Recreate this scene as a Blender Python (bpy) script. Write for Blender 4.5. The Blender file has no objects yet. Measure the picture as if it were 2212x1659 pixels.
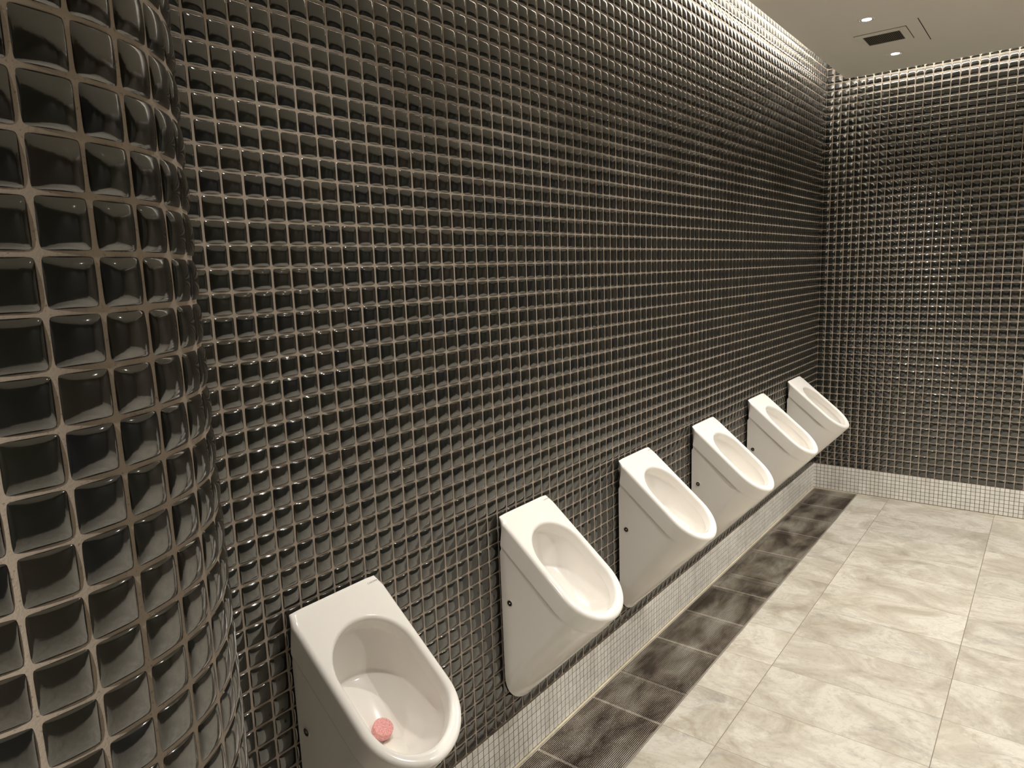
import bpy, bmesh, math, random
import numpy as np
from mathutils import Matrix, Vector

P = 0.048                      # pitch of the black mosaic tile in metres
ZF = 35.85                     # floor lies this many tile rows under row zero
rng = np.random.default_rng(7)
random.seed(7)
scene = bpy.context.scene
COL = scene.collection

def W(x, y, z):
    """tile units -> metres (x out of left wall, y along it, z in rows)"""
    return (x * P, y * P, (z + ZF) * P)

# ------------------------------------------------------------------ camera
yaw, pitch, roll = -0.66897, -0.15946, -0.03511
f = np.array([math.sin(yaw) * math.cos(pitch), math.cos(yaw) * math.cos(pitch), math.sin(pitch)])
r = np.array([math.cos(yaw), -math.sin(yaw), 0.0])
u = np.cross(r, f)
r2 = math.cos(roll) * r + math.sin(roll) * u
u2 = -math.sin(roll) * r + math.cos(roll) * u
cam_data = bpy.data.cameras.new('camera')
cam = bpy.data.objects.new('camera', cam_data)
COL.objects.link(cam)
m = Matrix.Identity(4)
loc = W(27.79, -15.109, -1.587)
for i in range(3):
    m[i][0] = r2[i]; m[i][1] = u2[i]; m[i][2] = -f[i]; m[i][3] = loc[i]
cam.matrix_world = m
cam_data.sensor_fit = 'HORIZONTAL'
cam_data.sensor_width = 36.0
cam_data.lens = 1495.17 / 2212 * 36.0
cam_data.clip_start = 0.02
scene.camera = cam

# ------------------------------------------------------------------ world, exposure
world = bpy.data.worlds.new('world')
scene.world = world
world.use_nodes = True
world.node_tree.nodes['Background'].inputs[0].default_value = (1.0, 0.9, 0.78, 1)
world.node_tree.nodes['Background'].inputs[1].default_value = 0.0
scene.view_settings.view_transform = 'Standard'
scene.view_settings.look = 'None'
scene.view_settings.gamma = 1.0
scene.view_settings.use_curve_mapping = False
scene.view_settings.exposure = 0.82
scene.cycles.max_bounces = 8
scene.cycles.diffuse_bounces = 4
scene.cycles.glossy_bounces = 5
scene.cycles.sample_clamp_indirect = 6.0
scene.cycles.blur_glossy = 0.3

# ------------------------------------------------------------------ lights
DOWN_Y = [5.7, 21.4, 37.0, 51.6, 67.15, 82.7]   # one downlight over each urinal
DOWN_X = 10.45
ZC = 22.6                                        # ceiling height in rows
DOWN_POWER = 42.0
WARM = (1.0, 0.945, 0.865)

def spot(name, loc, power, color, cone, radius=0.02):
    d = bpy.data.lights.new(name, 'SPOT')
    d.energy = power; d.color = color
    d.spot_size = math.radians(cone); d.spot_blend = 1.0
    d.shadow_soft_size = radius
    o = bpy.data.objects.new(name, d)
    o.location = loc
    COL.objects.link(o)
    return o
for yy in DOWN_Y:
    spot('down_spot', W(DOWN_X, yy, ZC - 0.55), DOWN_POWER * 0.76, WARM, 88)
# unseen downlights added over the walkway on the right, set for fill
for xx, yy in ((42.0, 32.0), (42.0, 56.0), (42.0, 80.0), (60.0, 44.0), (60.0, 72.0)):
    spot('down_spot', W(xx, yy, ZC - 0.55), DOWN_POWER * 1.6, WARM, 135)
spot('down_spot', W(29.0, -39.0, ZC - 0.55), DOWN_POWER * 5.5, WARM, 130)  # unseen spot added behind the camera to brighten the urinals' near sides

# ------------------------------------------------------------------ helpers
def link(o, parent=None):
    COL.objects.link(o)
    if parent: o.parent = parent
    return o

def mesh_obj(name, verts, faces, mats, parent=None, smooth=True, sharp=None, mat_index=None, tint=None, weighted=False):
    me = bpy.data.meshes.new(name)
    me.from_pydata(verts, [], faces)
    if not isinstance(mats, (list, tuple)): mats = [mats]
    for mt in mats: me.materials.append(mt)
    if mat_index is not None:
        me.polygons.foreach_set('material_index', np.asarray(mat_index, dtype=np.int32))
    me.polygons.foreach_set('use_smooth', np.full(len(me.polygons), bool(smooth)))
    if tint is not None:
        a = me.attributes.new('tint', 'FLOAT', 'POINT')
        a.data.foreach_set('value', np.asarray(tint, dtype=np.float32))
    if sharp is not None: me.set_sharp_from_angle(angle=math.radians(sharp))
    me.update(); me.validate()
    o = bpy.data.objects.new(name, me)
    link(o, parent)
    if weighted:
        md = o.modifiers.new('wn', 'WEIGHTED_NORMAL'); md.keep_sharp = True
    return o

class MB:
    """collects shapes into one mesh"""
    def __init__(self): self.v = []; self.f = []
    def add(self, v, fc):
        n = len(self.v); self.v += [tuple(p) for p in v]; self.f += [tuple(i + n for i in q) for q in fc]
    def box(self, a, b):
        x0, y0, z0 = a; x1, y1, z1 = b
        self.add([(x0,y0,z0),(x1,y0,z0),(x1,y1,z0),(x0,y1,z0),(x0,y0,z1),(x1,y0,z1),(x1,y1,z1),(x0,y1,z1)],
                 [(0,3,2,1),(4,5,6,7),(0,1,5,4),(1,2,6,5),(2,3,7,6),(3,0,4,7)])
    def lathe(self, prof, n=32, center=(0,0,0), frame=None):
        """prof: list of (radius, height); frame: 3x3 columns (x, y, axis)"""
        vs = []; fs = []
        F = np.eye(3) if frame is None else np.array(frame, float)
        for (rad, h) in prof:
            for i in range(n):
                a = 2 * math.pi * i / n
                vs.append(np.array(center) + F @ np.array([rad * math.cos(a), rad * math.sin(a), h]))
        for k in range(len(prof) - 1):
            for i in range(n):
                j = (i + 1) % n
                fs.append((k*n+i, k*n+j, (k+1)*n+j, (k+1)*n+i))
        fs.append(tuple(range(n-1, -1, -1)))
        fs.append(tuple((len(prof)-1)*n + i for i in range(n)))
        self.add(vs, fs)
    def build(self, name, mat, parent=None, smooth=False, sharp=None):
        return mesh_obj(name, self.v, self.f, mat, parent, smooth=smooth, sharp=sharp)

def thing(name, label, cat, loc=(0, 0, 0), group=None):
    o = bpy.data.objects.new(name, None)
    o.empty_display_size = 0.05
    o.location = loc
    link(o)
    o['label'] = label; o['category'] = cat
    if group: o['group'] = group
    return o
def struct(o, label=None):
    o['kind'] = 'structure'
    if label: o['label'] = label
    return o

# ------------------------------------------------------------------ materials
def mat(name):
    m = bpy.data.materials.new(name); m.use_nodes = True
    nt = m.node_tree
    return m, nt, nt.nodes['Principled BSDF']
def N(nt, t, **kw):
    n = nt.nodes.new(t)
    for k, v in kw.items(): setattr(n, k, v)
    return n
def coords(nt, kind='Object'):
    return N(nt, 'ShaderNodeTexCoord').outputs[kind]
def noise(nt, vec, scale, detail=4, rough=0.55, dist=0.0):
    n = N(nt, 'ShaderNodeTexNoise')
    n.inputs['Scale'].default_value = scale; n.inputs['Detail'].default_value = detail
    n.inputs['Roughness'].default_value = rough; n.inputs['Distortion'].default_value = dist
    nt.links.new(vec, n.inputs['Vector'])
    return n.outputs['Fac']
def ramp(nt, fac, stops):
    n = N(nt, 'ShaderNodeValToRGB')
    while len(n.color_ramp.elements) < len(stops): n.color_ramp.elements.new(0.5)
    for e, (p_, c) in zip(n.color_ramp.elements, stops):
        e.position = p_; e.color = c if len(c) == 4 else (*c, 1)
    nt.links.new(fac, n.inputs['Fac'])
    return n.outputs['Color']
def mixc(nt, fac, a, b, mode='MIX'):
    n = N(nt, 'ShaderNodeMix', data_type='RGBA', blend_type=mode)
    for sock, v in ((n.inputs['Factor'], fac), (n.inputs['A'], a), (n.inputs['B'], b)):
        pass
    def put(i, v):
        s = n.inputs[i]
        if hasattr(v, 'links'): nt.links.new(v, s)
        else: s.default_value = v
    put(0, fac); put(6, a if hasattr(a, 'links') else (*a, 1)); put(7, b if hasattr(b, 'links') else (*b, 1))
    return n.outputs[2]
def mth(nt, op, a, b=None, c=None):
    n = N(nt, 'ShaderNodeMath', operation=op)
    for i, v in enumerate((a, b, c)):
        if v is None: continue
        if hasattr(v, 'links'): nt.links.new(v, n.inputs[i])
        else: n.inputs[i].default_value = v
    return n.outputs[0]
def mapped(nt, vec, scale=(1, 1, 1), rot=(0, 0, 0)):
    n = N(nt, 'ShaderNodeMapping')
    n.inputs['Scale'].default_value = scale; n.inputs['Rotation'].default_value = rot
    nt.links.new(vec, n.inputs['Vector'])
    return n.outputs[0]
def bump(nt, height, strength, dist, bsdf):
    n = N(nt, 'ShaderNodeBump')
    n.inputs['Strength'].default_value = strength; n.inputs['Distance'].default_value = dist
    nt.links.new(height, n.inputs['Height']); nt.links.new(n.outputs[0], bsdf.inputs['Normal'])

def simple(name, color, rough, metal=0.0, noise_amt=0.06, nscale=30, ior=1.5):
    m_, nt, b = mat(name)
    fac = noise(nt, coords(nt), nscale, 3)
    c2 = tuple(max(0, c * (1 - noise_amt * 2)) for c in color)
    nt.links.new(mixc(nt, fac, color, c2), b.inputs['Base Color'])
    b.inputs['Roughness'].default_value = rough; b.inputs['Metallic'].default_value = metal
    b.inputs['IOR'].default_value = ior
    return m_

# black glazed mosaic
M_TILE, nt, b = mat('black_glazed_tile')
at = N(nt, 'ShaderNodeAttribute', attribute_name='tint').outputs['Fac']
base = ramp(nt, at, [(0.0, (0.010, 0.010, 0.011)), (0.35, (0.013, 0.014, 0.010)), (0.7, (0.018, 0.017, 0.012)), (1.0, (0.022, 0.018, 0.014))])
nt.links.new(base, b.inputs['Base Color'])
b.inputs['Roughness'].default_value = 0.10
b.inputs['IOR'].default_value = 2.1
bump(nt, noise(nt, coords(nt), 120, 2), 0.10, 0.0006, b)

# warm grey grout
M_GROUT, nt, b = mat('warm_grey_grout')
c = coords(nt)
g1 = mixc(nt, noise(nt, c, 9, 4), (0.46, 0.385, 0.315), (0.36, 0.30, 0.245))
g2 = mixc(nt, ramp(nt, noise(nt, c, 300, 2), [(0.62, (0, 0, 0)), (0.75, (1, 1, 1))]), g1, (0.24, 0.18, 0.13))
nt.links.new(g2, b.inputs['Base Color'])
b.inputs['Roughness'].default_value = 0.85
bump(nt, noise(nt, c, 450, 3), 0.5, 0.0008, b)

# white mosaic skirting and its dark grout
M_WTILE, nt, b = mat('white_glazed_mosaic')
at = N(nt, 'ShaderNodeAttribute', attribute_name='tint').outputs['Fac']
base = ramp(nt, at, [(0.0, (0.72, 0.70, 0.65)), (1.0, (0.82, 0.80, 0.75))])
c = coords(nt)
streak = ramp(nt, noise(nt, mapped(nt, c, (6, 7, 0.7)), 1.6, 4, 0.65), [(0.52, (0, 0, 0)), (0.74, (1, 1, 1))])
nt.links.new(mixc(nt, mth(nt, 'MULTIPLY', streak, 0.34), base, (0.30, 0.235, 0.15)), b.inputs['Base Color'])
b.inputs['Roughness'].default_value = 0.22

M_WGROUT, nt, b = mat('stained_mosaic_grout')
c = coords(nt)
nt.links.new(mixc(nt, noise(nt, mapped(nt, c, (3, 3, 1)), 6, 4), (0.16, 0.125, 0.085), (0.08, 0.06, 0.04)), b.inputs['Base Color'])
b.inputs['Roughness'].default_value = 0.9

# travertine look floor tile
M_FLOOR, nt, b = mat('beige_stone_floor_tile')
geo = N(nt, 'ShaderNodeNewGeometry').outputs['Position']
sep = N(nt, 'ShaderNodeSeparateXYZ'); nt.links.new(geo, sep.inputs[0])
tx = mth(nt, 'DIVIDE', mth(nt, 'SUBTRACT', sep.outputs[0], 10.57 * P), 12.58 * P)
ty = mth(nt, 'DIVIDE', mth(nt, 'SUBTRACT', sep.outputs[1], 28.85 * P), 6.31 * P)
fx = mth(nt, 'FRACT', tx); fy = mth(nt, 'FRACT', ty)
def edge(fr, length, w):
    d = mth(nt, 'MINIMUM', fr, mth(nt, 'SUBTRACT', 1.0, fr))
    return mth(nt, 'LESS_THAN', mth(nt, 'MULTIPLY', d, length), w)
jx = edge(fx, 12.58 * P, 0.0013); jy = edge(fy, 6.31 * P, 0.0008)
joint = mth(nt, 'MAXIMUM', jx, jy)
cmb = N(nt, 'ShaderNodeCombineXYZ')
nt.links.new(mth(nt, 'FLOOR', tx), cmb.inputs[0]); nt.links.new(mth(nt, 'FLOOR', ty), cmb.inputs[1])
wn = N(nt, 'ShaderNodeTexWhiteNoise', noise_dimensions='3D'); nt.links.new(cmb.outputs[0], wn.inputs['Vector'])
vm = N(nt, 'ShaderNodeVectorMath', operation='MULTIPLY_ADD')
nt.links.new(wn.outputs['Color'], vm.inputs[0]); vm.inputs[1].default_value = (3, 3, 3); nt.links.new(geo, vm.inputs[2])
pv = vm.outputs[0]
pm = mapped(nt, pv, (1.0, 1.25, 1), (0, 0, 0.5))
n1 = noise(nt, pm, 3.4, 10, 0.68, 0.9)
n2 = noise(nt, mapped(nt, pv, (1.0, 1.6, 1), (0, 0, -0.45)), 5.5, 12, 0.78, 0.7)
n3 = noise(nt, pv, 45, 6, 0.75, 0.4)
stone = ramp(nt, n1, [(0.32, (0.40, 0.355, 0.285)), (0.42, (0.52, 0.475, 0.395)), (0.50, (0.60, 0.56, 0.475)), (0.57, (0.70, 0.67, 0.59)), (0.70, (0.56, 0.51, 0.42))])
vein = ramp(nt, n2, [(0.54, (0, 0, 0)), (0.60, (0.5, 0.5, 0.5)), (0.70, (1, 1, 1))])
stone = mixc(nt, mth(nt, 'MULTIPLY', vein, 0.8), stone, (0.40, 0.335, 0.25))
grey = ramp(nt, noise(nt, mapped(nt, pv, (1.0, 2.2, 1), (0, 0, -0.7)), 3.2, 12, 0.76, 0.6), [(0.55, (0, 0, 0)), (0.68, (1, 1, 1))])
stone = mixc(nt, mth(nt, 'MULTIPLY', grey, 0.7), stone, (0.315, 0.30, 0.275))
stone = mixc(nt, ramp(nt, n3, [(0.52, (0, 0, 0)), (0.72, (0.55, 0.55, 0.55))]), stone, (0.38, 0.335, 0.27))
tone = mth(nt, 'ADD', mth(nt, 'MULTIPLY', wn.outputs['Value'], 0.10), 0.67)
hs = N(nt, 'ShaderNodeHueSaturation'); nt.links.new(stone, hs.inputs['Color']); nt.links.new(tone, hs.inputs['Value'])
nt.links.new(mixc(nt, joint, hs.outputs[0], (0.16, 0.135, 0.10)), b.inputs['Base Color'])
b.inputs['Roughness'].default_value = 0.42
bump(nt, mth(nt, 'SUBTRACT', n2, joint), 0.15, 0.0012, b)

M_CEIL = simple('ceiling_paint', (0.88, 0.845, 0.76), 0.8, noise_amt=0.02, nscale=8)
M_DARKWALL = simple('taupe_paint', (0.035, 0.032, 0.028), 0.6)
M_SLAB = simple('soffit_paint', (0.65, 0.62, 0.56), 0.9)
M_CERAMIC, nt, b = mat('white_vitreous_china')
nt.links.new(mixc(nt, noise(nt, coords(nt), 5, 2), (0.90, 0.87, 0.825), (0.88, 0.85, 0.805)), b.inputs['Base Color'])
b.inputs['Roughness'].default_value = 0.09; b.inputs['IOR'].default_value = 1.5
M_BOLT = simple('dark_chrome', (0.22, 0.21, 0.19), 0.3, 1.0)
M_BOLTRING = simple('white_plastic', (0.72, 0.69, 0.62), 0.4)
M_INK = simple('grey_ink', (0.10, 0.09, 0.08), 0.6)
M_CAP = simple('white_plastic_cap', (0.82, 0.79, 0.72), 0.35, noise_amt=0.02)
M_PINK, nt, b = mat('pink_deodoriser')
nt.links.new(ramp(nt, noise(nt, coords(nt), 520, 3, 0.6), [(0.35, (0.62, 0.20, 0.21)), (0.52, (0.78, 0.36, 0.35)), (0.68, (0.90, 0.66, 0.60))]), b.inputs['Base Color'])
b.inputs['Roughness'].default_value = 0.8
bump(nt, noise(nt, coords(nt), 600, 2), 0.6, 0.0006, b)

M_STEEL, nt, b = mat('stained_stainless_steel')
c = N(nt, 'ShaderNodeNewGeometry').outputs['Position']
st = ramp(nt, noise(nt, mapped(nt, c, (3.2, 1.3, 1)), 2.6, 5, 0.6, 0.4), [(0.34, (0.58, 0.53, 0.46)), (0.48, (0.34, 0.285, 0.23)), (0.61, (0.095, 0.067, 0.05))])
nt.links.new(st, b.inputs['Base Color'])
b.inputs['Metallic'].default_value = 0.35; b.inputs['Roughness'].default_value = 0.42
M_STEELROD = simple('brushed_steel', (0.62, 0.58, 0.52), 0.35, 0.8)
M_CHANNEL = simple('wet_dark_channel', (0.012, 0.010, 0.008), 0.6)
M_CAULK = simple('cream_sealant', (0.62, 0.56, 0.42), 0.5)
M_VENTDARK = simple('vent_core', (0.34, 0.30, 0.24), 0.6)
M_VENTFRAME = simple('vent_frame_paint', (0.90, 0.865, 0.78), 0.5, noise_amt=0.02)
M_BLACK = simple('black_gap', (0.02, 0.018, 0.015), 0.8)
M_REFL = simple('lamp_reflector', (0.75, 0.72, 0.66), 0.25, 0.6)
M_LENS, nt, b = mat('lit_lens')
b.inputs['Base Color'].default_value = (0.9, 0.9, 0.9, 1)
b.inputs['Emission Color'].default_value = (0.98, 0.98, 1.0, 1); b.inputs['Emission Strength'].default_value = 6.0
M_LED, nt, b = mat('lit_strip')
b.inputs['Base Color'].default_value = (0.9, 0.85, 0.8, 1)
b.inputs['Emission Color'].default_value = (*WARM, 1); b.inputs['Emission Strength'].default_value = 85.0

# ------------------------------------------------------------------ mosaic walls
GR = [-1, -0.955, -0.86, -0.66, -0.35, 0.0, 0.35, 0.66, 0.86, 0.955, 1]
GR7 = [-1, -0.93, -0.72, -0.3, 0.3, 0.72, 0.93, 1]
TILE_HALF = 0.461              # half tile edge in pitches
def pillow(grid):
    g = np.array(grid)
    U, V = np.meshgrid(g, g, indexing='ij')
    q = (U * U * V * V) ** 4
    k = 1 - 0.055 * q
    k2 = 1 - 0.02 * (np.abs(U) ** 8 * np.abs(V) ** 8)
    x = U * k * TILE_HALF; y = V * k * TILE_HALF
    fa = lambda a: np.clip(1 - np.abs(a) ** 2.6, 0, 1) ** 0.56
    h = 0.118 * (fa(U) * fa(V)) - 0.012
    return np.stack([x, y, h], -1).reshape(-1, 3), len(g)

def mosaic(ca, cb, grid, tilt=0.006):
    """tiles centred on (ca, cb) in tile units -> verts (a, b, h), quads, tint"""
    T, n = pillow(grid)
    M = len(ca)
    a = T[None, :, 0] * rng.uniform(0.985, 1.015, (M, 1)); bb = T[None, :, 1] * rng.uniform(0.985, 1.015, (M, 1))
    h = T[None, :, 2] + a * rng.normal(0, tilt, (M, 1)) + bb * rng.normal(0, tilt, (M, 1))
    a = a + np.asarray(ca)[:, None] + rng.normal(0, 0.006, (M, 1))
    bb = bb + np.asarray(cb)[:, None] + rng.normal(0, 0.006, (M, 1))
    i, j = np.meshgrid(np.arange(n - 1), np.arange(n - 1), indexing='ij')
    k0 = (i * n + j).ravel()
    q = np.stack([k0, k0 + n, k0 + n + 1, k0 + 1], -1)
    F = (q[None] + (np.arange(M) * n * n)[:, None, None]).reshape(-1, 4)
    tint = np.repeat(rng.random(M), n * n)
    return a.ravel(), bb.ravel(), h.ravel(), F, tint

def grid_centres(a0, a1, b0, b1):
    A, B = np.meshgrid(np.arange(a0, a1) + 0.5, np.arange(b0, b1) + 0.5, indexing='ij')
    return A.ravel(), B.ravel()

LEN, RIGHT, BACK, ROWB, ROWT = 94, 72, -50, -32, 28
def wall(name, ca, cb, grid, place, grout_quad, flip):
    a, b_, h, F, tint = mosaic(ca, cb, grid)
    V = place(a, b_, h)
    if flip: F = F[:, ::-1]
    n0 = len(V)
    V = np.concatenate([V, np.array(grout_quad, float)])
    F = np.concatenate([F, [[n0, n0 + 1, n0 + 2, n0 + 3]]])
    mi = np.zeros(len(F), int); mi[-1] = 1
    return struct(mesh_obj(name, V, F, [M_TILE, M_GROUT], mat_index=mi, tint=np.concatenate([tint, [0.5] * 4])))

def place_left(a, b_, h): return np.stack([h * P, a * P, (b_ + ZF) * P], -1)
def place_far(a, b_, h): return np.stack([a * P, (LEN - h) * P, (b_ + ZF) * P], -1)

ca, cb = grid_centres(-42, LEN, ROWB, ROWT)
wall('wall_left', ca, cb, GR, place_left,
     [W(0, BACK, -36.6), W(0, LEN, -36.6), W(0, LEN, ROWT), W(0, BACK, ROWT)], False)
ca, cb = grid_centres(0, RIGHT, ROWB, ROWT)
wall('wall_far', ca, cb, GR7, place_far,
     [W(0, LEN, -36.6), W(RIGHT, LEN, -36.6), W(RIGHT, LEN, ROWT), W(0, LEN, ROWT)], False)
mb = MB(); mb.box(W(RIGHT, BACK, -ZF), W(RIGHT + 1, LEN + 1, ROWT)); struct(mb.build('wall_right', M_DARKWALL))
mb = MB(); mb.box(W(-1, BACK - 1, -ZF), W(RIGHT + 1, BACK, ROWT)); struct(mb.build('wall_back', M_DARKWALL))

# round column
CX, CY, CR = 9.285, -11.20, 5.10
ca, cb = grid_centres(0, 32, -35, 22)
a, b_, h, F, tint = mosaic(ca, cb, GR)
PH0 = 0.0909
th = PH0 + a / 32 * 2 * math.pi
V = np.stack([(CX + (CR + h) * np.cos(th)) * P, (CY + (CR + h) * np.sin(th)) * P, (b_ + ZF) * P], -1)
n0 = len(V); NS = 128
ang = np.arange(NS) / NS * 2 * math.pi
lo = np.stack([(CX + CR * np.cos(ang)) * P, (CY + CR * np.sin(ang)) * P, np.zeros(NS)], -1)
hi = lo.copy(); hi[:, 2] = (ZC + ZF) * P
i0 = np.arange(NS); i1 = (i0 + 1) % NS
V = np.concatenate([V, lo, hi])
F = np.concatenate([F, np.stack([n0 + i0, n0 + i1, n0 + NS + i1, n0 + NS + i0], -1)])
mi = np.zeros(len(F), int); mi[-NS:] = 1
o = mesh_obj('column', V, F, [M_TILE, M_GROUT], mat_index=mi, tint=np.concatenate([tint, np.full(2 * NS, 0.5)]))
struct(o, 'round column clad in glossy black mosaic, at the left edge of the photo')

# white mosaic skirtings
WP = 0.535
def skirting(name, a0, a1, place, quadf):
    A, B = np.meshgrid(np.arange(math.floor(a0 / WP), math.ceil(a1 / WP)), np.arange(7), indexing='ij')
    A = A.ravel() * WP + WP / 2; B = ROWB - 0.02 - (B.ravel() + 0.5) * WP
    keep = (A > a0) & (A < a1)
    A = A[keep]; B = B[keep]; M = len(A)
    ho, hi_ = WP * 0.458, WP * 0.436
    T = []
    for hh, zz in ((ho, 0.035), (ho * 0.985, 0.085), (hi_, 0.105)):
        T += [(-hh, -hh, zz), (hh, -hh, zz), (hh, hh, zz), (-hh, hh, zz)]
    T = np.array(T)
    q = [(8, 9, 10, 11)]
    for k in (0, 4):
        q += [(k + i, k + (i + 1) % 4, k + 4 + (i + 1) % 4, k + 4 + i) for i in range(4)]
    q = np.array(q)
    h = T[None, :, 2] + T[None, :, 0] * rng.normal(0, 0.01, (M, 1)) + T[None, :, 1] * rng.normal(0, 0.01, (M, 1))
    a = (T[None, :, 0] + A[:, None]).ravel(); b_ = (T[None, :, 1] + B[:, None]).ravel(); h = h.ravel()
    V = place(a, b_, h)
    F = (q[None] + (np.arange(M) * 12)[:, None, None]).reshape(-1, 4)
    n0 = len(V)
    V = np.concatenate([V, np.array(quadf, float)])
    F = np.concatenate([F, [[n0, n0 + 1, n0 + 2, n0 + 3]], [[n0 + 3, n0 + 2, n0 + 5, n0 + 4]]])
    mi = np.zeros(len(F), int); mi[-2:] = 1
    tint = np.concatenate([np.repeat(rng.random(M), 12), [0.5] * 6])
    return struct(mesh_obj(name, V, F, [M_WTILE, M_WGROUT], smooth=False, mat_index=mi, tint=tint))
gz = 0.088
skirting('baseboard_left', -42, LEN - 0.1, place_left,
         [W(gz, -42, -36), W(gz, LEN, -36), W(gz, LEN, ROWB), W(gz, -42, ROWB), W(0, -42, ROWB), W(0, LEN, ROWB)])
skirting('baseboard_far', 0.1, RIGHT, place_far,
         [W(0, LEN - gz, -36), W(RIGHT, LEN - gz, -36), W(RIGHT, LEN - gz, ROWB), W(0, LEN - gz, ROWB), W(0, LEN, ROWB), W(RIGHT, LEN, ROWB)])

# ------------------------------------------------------------------ floor, drain channel, trims
GX0, GX1, GY0, GY1 = 0.28, 6.42, 9.6, 93.72       # the grated strip
FT = 1.6
mb = MB()
mb.box(W(GX1, BACK, -ZF - FT), W(RIGHT, LEN, -ZF))
mb.box(W(-0.5, BACK, -ZF - FT), W(GX1, GY0 - 0.02, -ZF))
struct(mb.build('floor', M_FLOOR))
mb = MB()
mb.box(W(0, GY0 - 0.02, -ZF - FT), W(GX1, LEN, -ZF - FT + 0.1))
struct(mb.build('drain_channel', M_CHANNEL))
mb = MB(); mb.box(W(0.08, GY0, -ZF - 0.9), W(GX0 - 0.02, LEN - 0.1, -ZF + 0.05)); struct(mb.build('trim_1', M_CAULK))
mb = MB(); mb.box(W(GX0 - 0.02, GY1 + 0.04, -ZF - 0.9), W(GX1, LEN - 0.1, -ZF + 0.05)); struct(mb.build('trim_2', M_CAULK))
mb = MB(); mb.box(W(GX1 + 0.02, LEN - 0.16, -ZF - 0.1), W(RIGHT, LEN - 0.09, -ZF + 0.03)); struct(mb.build('trim_3', M_CAULK))

# ------------------------------------------------------------------ drain grates
NB = 46
def wedge_bar(mb, x, y0, y1, w=0.052, d=0.07):
    z = -ZF - 0.02
    p = [(x - w / 2, z), (x + w / 2, z), (x + w * 0.15, z - d), (x - w * 0.15, z - d)]
    v = [W(a, y0, c) for a, c in p] + [W(a, y1, c) for a, c in p]
    mb.add(v, [(0, 1, 5, 4), (1, 2, 6, 5), (2, 3, 7, 6), (3, 0, 4, 7), (0, 3, 2, 1), (4, 5, 6, 7)])
def grate(y0, y1, rods, label):
    t = thing('drain_grate', label, 'grate', W((GX0 + GX1) / 2, (y0 + y1) / 2, -ZF), 'steel drain grates along the urinal wall')
    inv = Matrix.Translation(t.location).inverted()
    def done(mb, name, mt):
        o = mb.build(name, mt, t)
        o.matrix_parent_inverse = inv
        return o
    mb = MB()
    for i in range(NB):
        wedge_bar(mb, GX0 + 0.22 + (GX1 - GX0 - 0.44) * i / (NB - 1), y0 + 0.06, y1 - 0.06)
    done(mb, 'bars', M_STEEL)
    mb = MB()
    for xa, xb in ((GX0, GX0 + 0.12), (GX1 - 0.14, GX1 - 0.02)):
        mb.box(W(xa, y0 + 0.02, -ZF - 0.6), W(xb, y1 - 0.02, -ZF))
    for ya, yb in ((y0 + 0.02, y0 + 0.14), (y1 - 0.14, y1 - 0.02)):
        mb.box(W(GX0 + 0.12, ya, -ZF - 0.45), W(GX1 - 0.14, yb, -ZF - 0.125))
    done(mb, 'frame', M_STEELROD)
    for ry in rods:
        mb = MB(); mb.box(W(GX0 + 0.12, ry - 0.11, -ZF - 0.35), W(GX1 - 0.14, ry + 0.11, -ZF - 0.04))
        done(mb, 'support_rod', M_STEELROD)
    return t
grate(57.6, GY1, (65.45, 73.25, 79.6, 85.5), 'steel drain grate panel ending against the far wall skirting')
grate(33.5, 57.6, (40.3, 46.7, 53.45), 'middle steel drain grate panel under the third and fourth urinals')
grate(GY0, 33.5, (15.0, 21.2, 28.85), 'steel drain grate panel nearest the camera, cut by the bottom edge of the photo')

# ------------------------------------------------------------------ ceiling
EDGE_L, EDGE_F = 3.2, 90.75
mb = MB(); mb.box(W(EDGE_L, BACK, ZC), W(RIGHT, EDGE_F, ZC + 0.35)); struct(mb.build('ceiling', M_CEIL))
mb = MB(); mb.box(W(-1, BACK, ROWT), W(RIGHT + 1, LEN + 1, ROWT + 0.5)); struct(mb.build('ceiling_soffit', M_SLAB))
# light strips hidden on top of the dropped ceiling, washing the walls
t = thing('cove_light', 'hidden warm light strip glowing in the ceiling gap above the urinal wall', 'light', W(EDGE_L + 0.3, 20, ZC + 0.95))
mb = MB(); mb.box((-0.012, (BACK + 5 - 20) * P, -0.6 * P), (0.012, (EDGE_F - 3 - 20) * P, 0.014)); mb.build('strip_housing', M_VENTFRAME, t)
mb = MB(); mb.box((-0.011, (BACK + 5 - 20) * P, 0.0141), (0.011, (EDGE_F - 3 - 20) * P, 0.018)); mb.build('strip', M_LED, t)
t = thing('cove_light', 'hidden warm light strip glowing in the ceiling gap above the far wall', 'light', W(28, EDGE_F - 0.3, ZC + 0.95))
mb = MB(); mb.box((-23.5 * P, -0.012, -0.6 * P), (23.5 * P, 0.012, 0.014)); mb.build('strip_housing', M_VENTFRAME, t)
mb = MB(); mb.box((-23.5 * P, -0.011, 0.0141), (23.5 * P, 0.011, 0.018)); mb.build('strip', M_LED, t)

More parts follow.
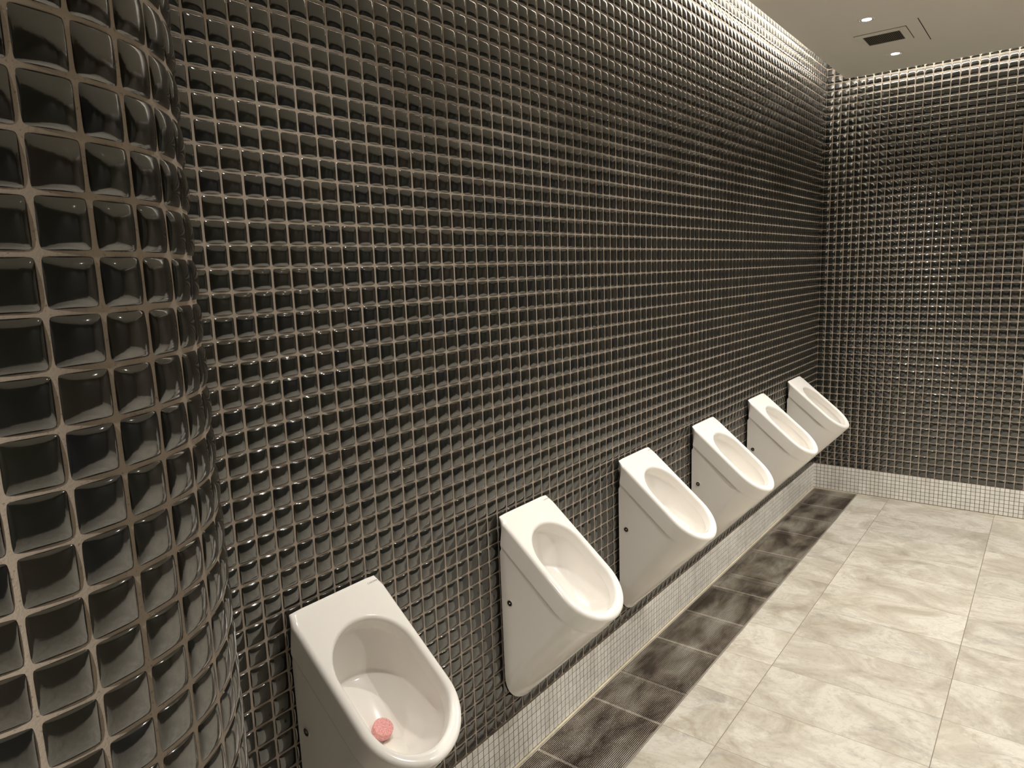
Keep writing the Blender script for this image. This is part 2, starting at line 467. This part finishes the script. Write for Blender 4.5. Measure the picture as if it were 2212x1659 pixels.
# downlights seen in the ceiling
def downlight(yc, label):
    t = thing('downlight', label, 'light', W(DOWN_X, yc, ZC), 'recessed ceiling downlights')
    mb = MB(); mb.lathe([(0.030, -0.0005), (0.0305, -0.0030), (0.043, -0.0028), (0.0455, -0.0012), (0.046, 0.0005)], 48)
    # open ring: drop the inner cap so the lens shows
    mb.f = mb.f[:-2]
    mb.build('bezel', M_VENTFRAME, t, smooth=True, sharp=40)
    mb = MB(); mb.lathe([(0.0225, -0.0018), (0.030, -0.0030)], 48); mb.f = mb.f[:-2]
    mb.build('reflector', M_REFL, t, smooth=True)
    mb = MB(); mb.lathe([(0.0226, -0.0006), (0.0226, -0.0018), (0.015, -0.0032), (0.004, -0.0038)], 48)
    mb.build('lens', M_LENS, t, smooth=True, sharp=50)
    return t
downlight(67.15, 'lit round ceiling downlight on the camera side of the air vent')
downlight(82.7, 'lit round ceiling downlight between the air vent and the far wall')

# air vent
t = thing('air_vent', 'rectangular ceiling air vent with a dark louvred core', 'vent', W(10.65, 74.85, ZC))
hx, hy = 2.5 * P, 2.62 * P
ix0, ix1, iy0, iy1 = -1.84 * P, 1.79 * P, -1.65 * P, 2.05 * P
mb = MB()
for a, c in (((-hx, -hy), (ix0, hy)), ((ix1, -hy), (hx, hy)), ((ix0, -hy), (ix1, iy0)), ((ix0, iy1), (ix1, hy))):
    mb.box((a[0], a[1], -0.004), (c[0], c[1], 0.0))
mb.build('frame', M_VENTFRAME, t)
mb = MB(); g = 0.0025
for a, c in (((-hx - g, -hy - g), (-hx, hy + g)), ((hx, -hy - g), (hx + g, hy + g)), ((-hx, -hy - g), (hx, -hy)), ((-hx, hy), (hx, hy + g))):
    mb.box((a[0], a[1], -0.0008), (c[0], c[1], 0.0))
mb.build('shadow_gap', M_BLACK, t)
mb = MB(); mb.box((ix0, iy0, -0.0012), (ix1, iy1, 0.0)); mb.build('core', M_BLACK, t)
mb = MB()
for i in range(22):
    x = ix0 + (ix1 - ix0) * (i + 0.5) / 22
    mb.add([(x - 0.0022, iy0, -0.0012), (x + 0.0006, iy0, -0.0036), (x + 0.0016, iy0, -0.0036), (x - 0.0008, iy0, -0.0012),
            (x - 0.0022, iy1, -0.0012), (x + 0.0006, iy1, -0.0036), (x + 0.0016, iy1, -0.0036), (x - 0.0008, iy1, -0.0012)],
           [(0, 1, 5, 4), (1, 2, 6, 5), (2, 3, 7, 6), (3, 0, 4, 7), (0, 3, 2, 1), (4, 5, 6, 7)])
mb.build('louvre', M_VENTDARK, t)
# narrow dark slit in the ceiling, a black strip with two lips
t = thing('dark_slot', 'thin dark slot in the ceiling to the right of the air vent', 'slot', W(14.53, 75.0, ZC))
mb = MB(); mb.box((-0.0022, -4.5 * P, -0.0012), (0.0022, 4.5 * P, 0.0)); mb.build('gap', M_BLACK, t)
mb = MB()
for s in (-1, 1): mb.box((s * 0.0034 - 0.0012, -4.5 * P, -0.0018), (s * 0.0034 + 0.0012, 4.5 * P, 0.0))
mb.build('lip', M_VENTFRAME, t)

# ------------------------------------------------------------------ urinals
CS, SN = 0.7675, 0.641         # slope of the rim plane
Z0 = -16.75
XB = 0.30                      # back plane, just off the tiles
HW = 2.79
S_NOSE = 7.52 / CS - HW
def slope(s, y, d):            # point on the plane d below the rim plane
    return (CS * s - SN * d, y, Z0 - SN * s - CS * d)
def s_back(d): return (XB + SN * d) / CS
OB, OF, OR = 1.78 / CS + 2.24, 7.0 / CS - 2.24, 2.24    # bowl opening stadium
NA, NSIDE = 28, 16
# parameter list: kind, value
par = []
for i in range(NA): par.append(('back', -math.pi / 2 + math.pi * (i + 0.0) / NA))     # y from +? around the back
for i in range(NSIDE): par.append(('L', i / NSIDE))
for i in range(NA): par.append(('nose', -math.pi / 2 + math.pi * i / NA))
for i in range(NSIDE): par.append(('R', i / NSIDE))
NP = len(par)
def opening_pt(k, v, grow=0.0, d=0.0):
    rr = OR + grow
    if k == 'back': return (OB - rr * math.cos(v), -rr * math.sin(v))      # from +y over the back to -y
    if k == 'L': return (OB + (OF - OB) * v, -rr)
    if k == 'nose': return (OF + rr * math.cos(v), rr * math.sin(v))
    return (OF + (OB - OF) * v, rr)
def outer_pt(k, v, inset, d):
    hw = HW - inset; sb = s_back(d) + (inset if d == 0 else inset * 0.6)
    if k == 'back':
        dx, dy = -math.cos(v), -math.sin(v)
        t = 1e9
        if dx < -1e-6: t = min(t, (sb - OB) / dx)
        if abs(dy) > 1e-6: t = min(t, hw / abs(dy))
        s_, y_ = OB + dx * t, dy * t
        rc = 0.30 if d < 0.2 else 0.02                   # round the back corners at the top
        ex, ey = s_ - (sb + rc), abs(y_) - (hw - rc)
        if ex < 0 and ey > 0:
            l = math.hypot(ex, ey); 
            if l > 0: s_, y_ = sb + rc + ex / l * rc, math.copysign(hw - rc + ey / l * rc, y_)
        return s_, y_
    if k == 'L': return OB + (S_NOSE - OB) * v, -hw
    if k == 'nose': return S_NOSE + hw * math.cos(v), hw * math.sin(v)
    return S_NOSE + (OB - S_NOSE) * v, hw

def urinal_body():
    V = []; F = []; rings = []
    def ring(pts):
        n = len(V); V.extend(pts); rings.append(n); return n
    def bridge(a, b_):
        for i in range(NP):
            j = (i + 1) % NP
            F.append((a + i, b_ + i, b_ + j, a + j))
    # bowl, from the drain outwards: (back x, back z, front x, front z, half width)
    bowl = [((3.75, -24.20), (4.55, -24.38), 0.42), ((3.2, -23.75), (4.95, -24.38), 0.95), ((2.45, -23.0), (5.35, -24.28), 1.55),
            ((1.62, -22.2), (5.80, -24.02), 2.02), ((1.10, -21.72), (6.1, -23.78), 2.20), ((0.96, -21.52), (6.22, -23.66), 2.26), ((0.93, -21.3), (6.3, -23.58), 2.30),
            ((0.92, -20.7), (6.45, -23.40), 2.36), ((0.93, -19.8), (6.55, -23.25), 2.38), ((1.02, -19.1), (6.62, -23.12), 2.37),
            ((1.22, -18.86), (6.63, -23.06), 2.30)]
    s_lo, s_hi = OB - OR, OF + OR
    def bowl_ring(bk, fr, hw):
        pts = []
        for k, v in par:
            s_, y_ = opening_pt(k, v)
            a = (s_ - s_lo) / (s_hi - s_lo)
            pts.append((bk[0] + (fr[0] - bk[0]) * a, y_ / OR * hw, bk[1] + (fr[1] - bk[1]) * a))
        return ring(pts)
    prev = bowl_ring(*bowl[0])
    F.append(tuple(prev + i for i in range(NP)))
    for st in bowl[1:]:
        n = bowl_ring(*st); bridge(n, prev); prev = n
    # straight rim wall and rounded lip
    for d in (0.74, 0.70, 0.24):
        n = ring([slope(*opening_pt(k, v), d) for k, v in par]); bridge(n, prev); prev = n
    rl = 0.24
    for q in (0.25, 0.5, 0.75, 1.0):
        a = q * math.pi / 2
        n = ring([slope(*opening_pt(k, v, rl * (1 - math.cos(a))), rl * (1 - math.sin(a))) for k, v in par]); bridge(n, prev); prev = n
    # top face and rounded outer edge
    rr = 0.26
    for q in (0.0, 0.25, 0.5, 0.75, 1.0):
        a = q * math.pi / 2
        ins, d = rr * (1 - math.sin(a)), rr * (1 - math.cos(a))
        pts = []
        for k, v in par:
            s_, y_ = outer_pt(k, v, ins, 0.0)
            x, y, z = slope(s_, y_, d)
            pts.append((max(x, XB), y, z))
        n = ring(pts); bridge(n, prev); prev = n
    # band down to the groove, clipped by the back plane
    def band(d, inset):
        pts = []
        for k, v in par:
            s_, y_ = outer_pt(k, v, 0.0, 0.0 if d < 0.3 else 0.5)
            sb0, sb1 = s_back(0.0 if d < 0.3 else 0.5), s_back(d)
            if s_ < S_NOSE: s_ = sb1 + (s_ - sb0) * (S_NOSE - sb1) / (S_NOSE - sb0)
            g = 0.0
            if k in ('L', 'R') or k == 'back':
                q = max(0.0, min(1.0, (s_ - sb1) / (S_NOSE - sb1)))
                g = inset * (0.40 + 0.60 * q)
            elif k == 'nose':
                q = min(abs(v + math.pi / 2), abs(v - math.pi / 2)) / (math.pi / 2)
                g = inset * max(0.16, 1 - q / 0.24)
            if k == 'nose':
                s_, y_ = S_NOSE + (HW - g) * math.cos(v), (HW - g) * math.sin(v)
            else:
                y_ = math.copysign(max(abs(y_) - g, 0), y_) if abs(y_) > 1.5 else y_
            x, y, z = slope(s_, y_, d)
            pts.append((max(x, XB), y, z))
        return pts
    for d, ins in ((1.36, 0.0), (1.46, 0.02), (1.54, 0.12), (1.66, 0.14)):
        n = ring(band(d, ins)); bridge(n, prev); prev = n
    low = prev
    # lower body: loft the open part of the ring onto a U on the back plane
    idx = [i for i, (k, v) in enumerate(par) if k == 'back'][-8:] + [i for i, (k, v) in enumerate(par) if k in ('L', 'nose', 'R')] + [i for i, (k, v) in enumerate(par) if k == 'back'][:9]
    idx = [i for i in idx if abs(V[low + i][1]) > 2.3 or par[i][0] == 'nose']
    top = [V[low + i] for i in idx]
    WB, ZS = 2.62, -28.25
    sbl = s_back(1.66)
    bot = []
    for i in idx:
        k, v = par[i]
        x, y, z = V[low + i]
        if k == 'nose':
            bot.append((XB, WB * math.sin(v), ZS - 2.68 * math.cos(v)))
        else:
            x_nose = slope(S_NOSE, 0, 1.66)[0]
            q = (x - XB) / (x_nose - XB)
            zb = slope(sbl, 0, 1.66)[2]
            bot.append((XB, math.copysign(WB + 0.04 * (1 - q), y), zb + (ZS - zb) * q))
    K = 14
    prevrow = [low + i for i in idx]
    for t_ in range(1, K + 1):
        q = t_ / K
        row = []
        for a, c in zip(top, bot):
            p_ = [a[j] + (c[j] - a[j]) * q for j in range(3)]
            if q > 0.93: p_[2] += 0.0
            row.append(len(V)); V.append(tuple(p_))
        for i in range(len(idx) - 1):
            F.append((prevrow[i], row[i], row[i + 1], prevrow[i + 1]))
        prevrow = row
    F.append(tuple(prevrow))
    V = [(x * P, y * P, z * P) for x, y, z in V]
    return V, F

UV, UF = urinal_body()
def text_mesh(body, size, mt):
    cu = bpy.data.curves.new('t', 'FONT'); cu.body = body; cu.size = size
    cu.align_x = 'CENTER'; cu.align_y = 'CENTER'; cu.space_character = 1.25
    ob = bpy.data.objects.new('t', cu); COL.objects.link(ob)
    dg = bpy.context.evaluated_depsgraph_get()
    me = bpy.data.meshes.new_from_object(ob.evaluated_get(dg))
    bpy.data.objects.remove(ob)
    me.materials.clear(); me.materials.append(mt)
    return me

U_Y = [4.70, 20.42, 36.02, 50.62, 66.30, 81.36]
U_LABEL = ['white wall-hung urinal nearest the camera, pink deodoriser block in its bowl',
           'white wall-hung urinal, second from the camera along the black tiled wall',
           'white wall-hung urinal, third from the camera along the black tiled wall',
           'white wall-hung urinal, fourth from the camera along the black tiled wall',
           'white wall-hung urinal, fifth from the camera, next to the last one by the corner',
           'white wall-hung urinal farthest from the camera, beside the corner with the far wall']
def make_urinal(label):
    t = thing('urinal', label, 'urinal', (0, 0, ZF * P), 'wall-hung urinals along the black tiled wall')
    o = mesh_obj('body', UV, UF, M_CERAMIC, t, smooth=True, sharp=48, weighted=True)
    for s in (-1, 1):                                    # fixing bolts on the sides
        fr = np.array([[1, 0, 0], [0, 0, s], [0, 1, 0]], float).T
        fr = np.column_stack([(1, 0, 0), (0, 0, 1), (0, s, 0)])
        mb = MB(); yb = s * 2.68 * P
        mb.lathe([(0.0094, 0.0), (0.0092, 0.0016), (0.0074, 0.0021), (0.0070, 0.0009), (0.0026, 0.0009), (0.0020, 0.0002)], 28, (1.0 * P, yb, -22.9 * P), fr)
        bo = mb.build('fixing_bolt', M_BOLT, t, smooth=True, sharp=40)
        mb = MB(); mb.lathe([(0.0116, -0.0006), (0.0113, 0.0006), (0.0094, 0.0009)], 28, (1.0 * P, yb, -22.9 * P), fr)
        mb.build('washer', M_BOLTRING, bo, smooth=True, sharp=40)
    me = text_mesh('CAROMA', 0.0062, M_INK)
    o = bpy.data.objects.new('maker_mark', me); link(o, t)
    X = Vector((0, 1, 0)); Y = Vector((-CS, 0, SN)); Z = X.cross(Y)
    c = slope(0.63 / CS, 2.2, -0.006)
    R3 = Matrix((X, Y, Z)).transposed().to_4x4()
    o.matrix_local = Matrix.Translation(Vector(c) * P) @ R3
    mb = MB()
    ax = Vector((0.50, 0, 0.866)); xx = Vector((0.866, 0, -0.5)); yy = Vector((0, 1, 0))
    ax = Vector((0.36, 0, 0.93)).normalized(); xx = yy.cross(ax)
    fr = np.column_stack([xx, yy, ax])
    mb.lathe([(0.018, -0.012), (0.018, 0.005), (0.0300, 0.0062), (0.0304, 0.0085), (0.027, 0.0108), (0.016, 0.0120), (0.004, 0.0124)], 40,
             (4.05 * P, 0, -24.28 * P), fr)
    mb.build('drain_cover', M_CAP, t, smooth=True, sharp=50)
    return t
def copy_tree(o, parent=None):
    c = o.copy(); COL.objects.link(c)
    if parent:
        c.parent = parent; c.matrix_parent_inverse = o.matrix_parent_inverse
    for ch in list(o.children): copy_tree(ch, c)
    return c
proto = make_urinal(U_LABEL[0])
for i, yc in enumerate(U_Y):
    o = proto if i == 0 else copy_tree(proto)
    o.location = (0, yc * P, ZF * P)
    o['label'] = U_LABEL[i]

# pink deodoriser block in the first urinal, and a crumb of it
mb = MB()
ax = Vector((0.45, 0.05, 0.89)).normalized(); xx = Vector((0, 1, 0)).cross(ax).normalized(); yy = ax.cross(xx)
fr = np.column_stack([xx, yy, ax])
mb.lathe([(0.0215, -0.011), (0.0240, -0.009), (0.0240, 0.009), (0.0215, 0.011)], 40, (0, 0, 0), fr)
o = mb.build('urinal_block', M_PINK, smooth=True, sharp=40)
o.location = W(3.25, 4.76, -23.42)
o['label'] = 'pink speckled deodoriser block in the bowl of the nearest urinal'; o['category'] = 'deodoriser block'
mb = MB()
mb.lathe([(0.0012, -0.0012), (0.0024, -0.0002), (0.0020, 0.0010), (0.0008, 0.0015)], 12)
o = mb.build('block_crumb', M_PINK, smooth=True)
o.location = W(5.45, 5.0, -24.1)
o['label'] = 'tiny pink crumb lying in front of the white drain cover'; o['category'] = 'crumb'
